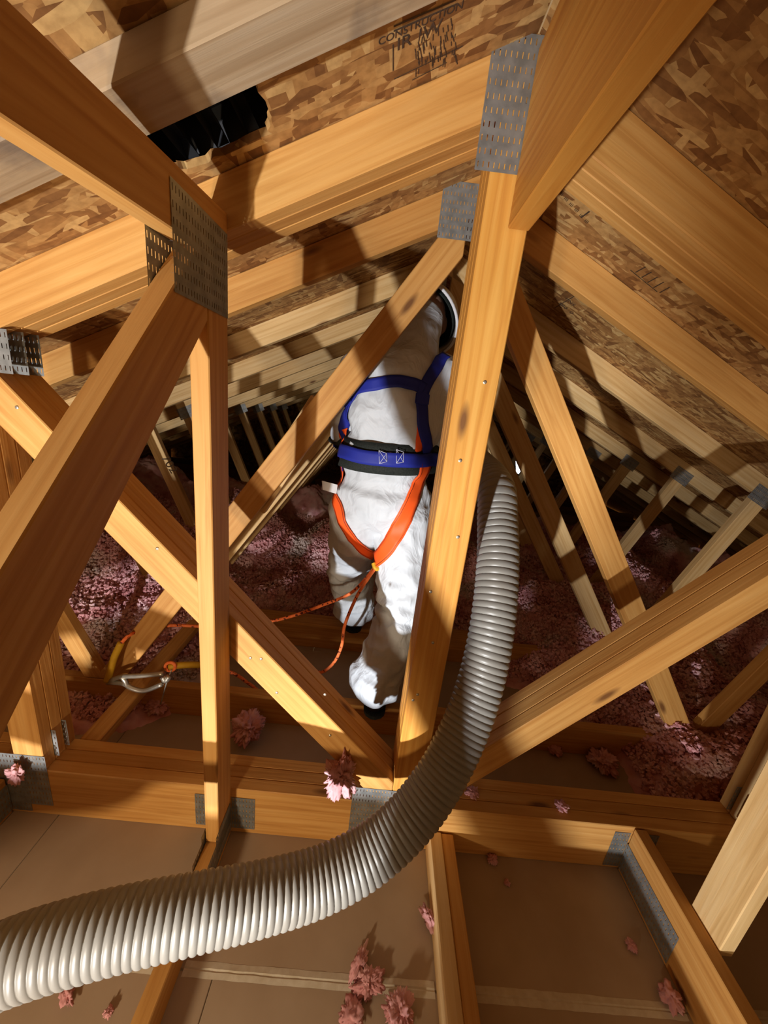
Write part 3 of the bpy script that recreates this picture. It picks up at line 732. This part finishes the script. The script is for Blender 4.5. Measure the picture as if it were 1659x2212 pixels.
tuft(at(731, 1700, 1, -.018)-V((0, .0, .05)), .05, 'bright pink tuft wedged between girder chord and web by the plate', 3, 1.5, (1, .5, 1))
tuft(onz(535, 1600, 0), .06, 'dusky pink tuft on the drywall behind the lit post', 4, .8)
tuft(onz(1300, 1655, 0), .055, 'dim pink tuft lying alone on drywall beyond the girder', 6, .6)
tuft(onz(1195, 1625, 0), .03, 'tiny dim pink tuft on drywall near the sloping web', 7)
tuft(onz(1212, 1745, .184), .02, 'small pink wisp resting on top of the girder chord', 8, .4)
tuft(onz(1020, 1715, .184), .022, 'small pink wisp on the girder chord behind the hose', 9, .4)
tuft(onz(795, 2130, 0), .036, 'ragged brownish pink tuft on the drywall joint', 10, .35, (1, .8, 1))
tuft(onz(775, 2085, 0), .025, 'slim pink shred standing above the drywall joint', 11, .5, (.6, 1.5, 1))
tuft(onz(860, 2195, 0), .036, 'pink tuft against the two-ply joist below the joint', 12, .5)
tuft(onz(760, 2200, 0), .03, 'pink shred on drywall between joint and hose shadow', 13, .4)
tuft(onz(925, 2000, 0), .026, 'pink shred clinging to the side of the two-ply joist', 14, 1.0, (.5, 1.5, 1))
tuft(onz(1062, 1860, 0), .016, 'tiny pink flake at the girder\'s foot right of the two-ply joist', 15)
tuft(onz(1095, 1908, 0), .009, 'pale crumb alone on the drywall between joists', 16)
tuft(onz(1362, 2045, 0), .014, 'pink crumb near the deep bottom chord', 17)
tuft(onz(1445, 2160, 0), .026, 'pink tuft at the foot of the deep bottom chord', 18, .6)
tuft(onz(145, 2150, 0), .018, 'bright pink fleck on drywall under the hose', 19, .6, (.7, 1.6, 1))
tuft(onz(235, 2190, 0), .01, 'small pale pink fleck beside the left joist', 20)
tuft(onz(33, 2150, 0), .012, 'brownish fleck on drywall beneath the hose end', 21)
tuft(at(35, 1685, 1, -.03)-V((0, .0, .02)), .026, 'pink tuft stuck to the girder plate under the left post', 22, 1.2, (1, .5, 1))
tuft(onz(345, 1535, 0), .05, 'dark pink tuft below the snap hook', 23, .6)
# ------------------------------------------------------------------ stamps and marks on the wood
def stamp(text, centre, xd, nd_, size, parent, name='stamp'):
    cu = bpy.data.curves.new(name, 'FONT'); cu.body = text; cu.size = size; cu.align_x = 'CENTER'; cu.align_y = 'CENTER'; cu.extrude = .0002
    o = bpy.data.objects.new(name, cu); C.objects.link(o); dg = bpy.context.evaluated_depsgraph_get()
    me = bpy.data.meshes.new_from_object(o.evaluated_get(dg)); bpy.data.objects.remove(o); me.materials.append(M['dust'])
    z = V(nd_).normalized(); x = V(xd); x = (x-z*x.dot(z)).normalized(); y = z.cross(x)
    return place(bpy.data.objects.new(name, me), parent, Matrix.Translation(V(centre)+z*.0008) @ Matrix((x, y, z)).transposed().to_4x4())
def on_roof(side, x, y):
    d = ray(x, y); n_ = V((side*SL, 0, 1)); P0 = V((RX, 0, RZ)); return CAM+d*((P0-CAM).dot(n_)/d.dot(n_))
def rstamp(side, x, y, text, size, dirx):
    c = on_roof(side, x, y); c2 = on_roof(side, x+dirx[0], y+dirx[1]); stamp(text, c, c2-c, V((-side*SL, 0, -1)), size, cl, 'grade_stamp')
def rline(side, p0, p1, w=.003):
    a = on_roof(side, *p0); b = on_roof(side, *p1); n_ = V((-side*SL, 0, -1)).normalized(); s_ = (b-a).cross(n_).normalized()*w/2
    mk('stamp_line', [v+n_*.0008 for v in (a-s_, a+s_, b+s_, b-s_)], [(0, 1, 2, 3)], 'dust', cl)
rstamp(-1, 908, 50, 'CONSTRUCTION', .017, (20, -9)); rstamp(-1, 905, 76, 'IR  W', .03, (20, -9))
rs = random.Random(11)
for k in range(70):
    x = rs.uniform(895, 985); y = rs.uniform(60, 150)-(x-900)*.35; rline(-1, (x, y), (x+rs.uniform(-2, 4), y+rs.uniform(8, 22)), .0016)
rline(-1, (850, 56), (985, -2)); rline(-1, (850, 66), (985, 8)); rline(-1, (851, 170), (1000, 98), .002); rline(-1, (890, 172), (965, 134), .002); rline(-1, (849, 95), (849, 152), .002)
for k in range(5): rline(1, (1373+13*k, 588+11*k), (1395+13*k, 576+11*k), .003)
rline(1, (1362, 583), (1420, 630), .003); rline(1, (1445, 583), (1480, 612), .004)
rstamp(1, 1222, 665, '380  0', .03, (16, 13)); rstamp(1, 1232, 652, 'PNS', .026, (16, 13)); rline(1, (1198, 665), (1260, 628), .003)
rline(1, (1255, 470), (1274, 456), .004)
for k in range(6): rstamp(1, 1212+k*11, 418+k*12, 'III', .016, (16, 13))

def nail(x, y, yp, parent, m='alu'):
    c = at(x, y, 1, yp); vs = []; n = 8
    for r, d in ((.0042, 0), (.004, -.0016), (.002, -.0024)):
        for k in range(n): vs.append(c+V((r*math.cos(k*math.pi/4), d, r*math.sin(k*math.pi/4))))
    fs = [(i*n+k, i*n+(k+1) % n, (i+1)*n+(k+1) % n, (i+1)*n+k) for i in (0, 1) for k in range(n)]+[tuple(range(16, 24))]
    return mk('nail', vs, fs, m, parent)
for x, y in ((1047, 826), (994, 995), (989, 1160), (930, 1278), (902, 1500), (935, 1388), (564, 1423), (541, 1421), (598, 1496), (713, 1588), (702, 1500), (340, 1185), (37, 880), (892, 1512)): nail(x, y, -.0003, g)

stamp('702', at(366, 1003, 1, TY[1]-.0012), at(380, 1025, 1, TY[1])-at(366, 1003, 1, TY[1]), (0, -1, 0), .06, TR[1], 'pencil_mark')
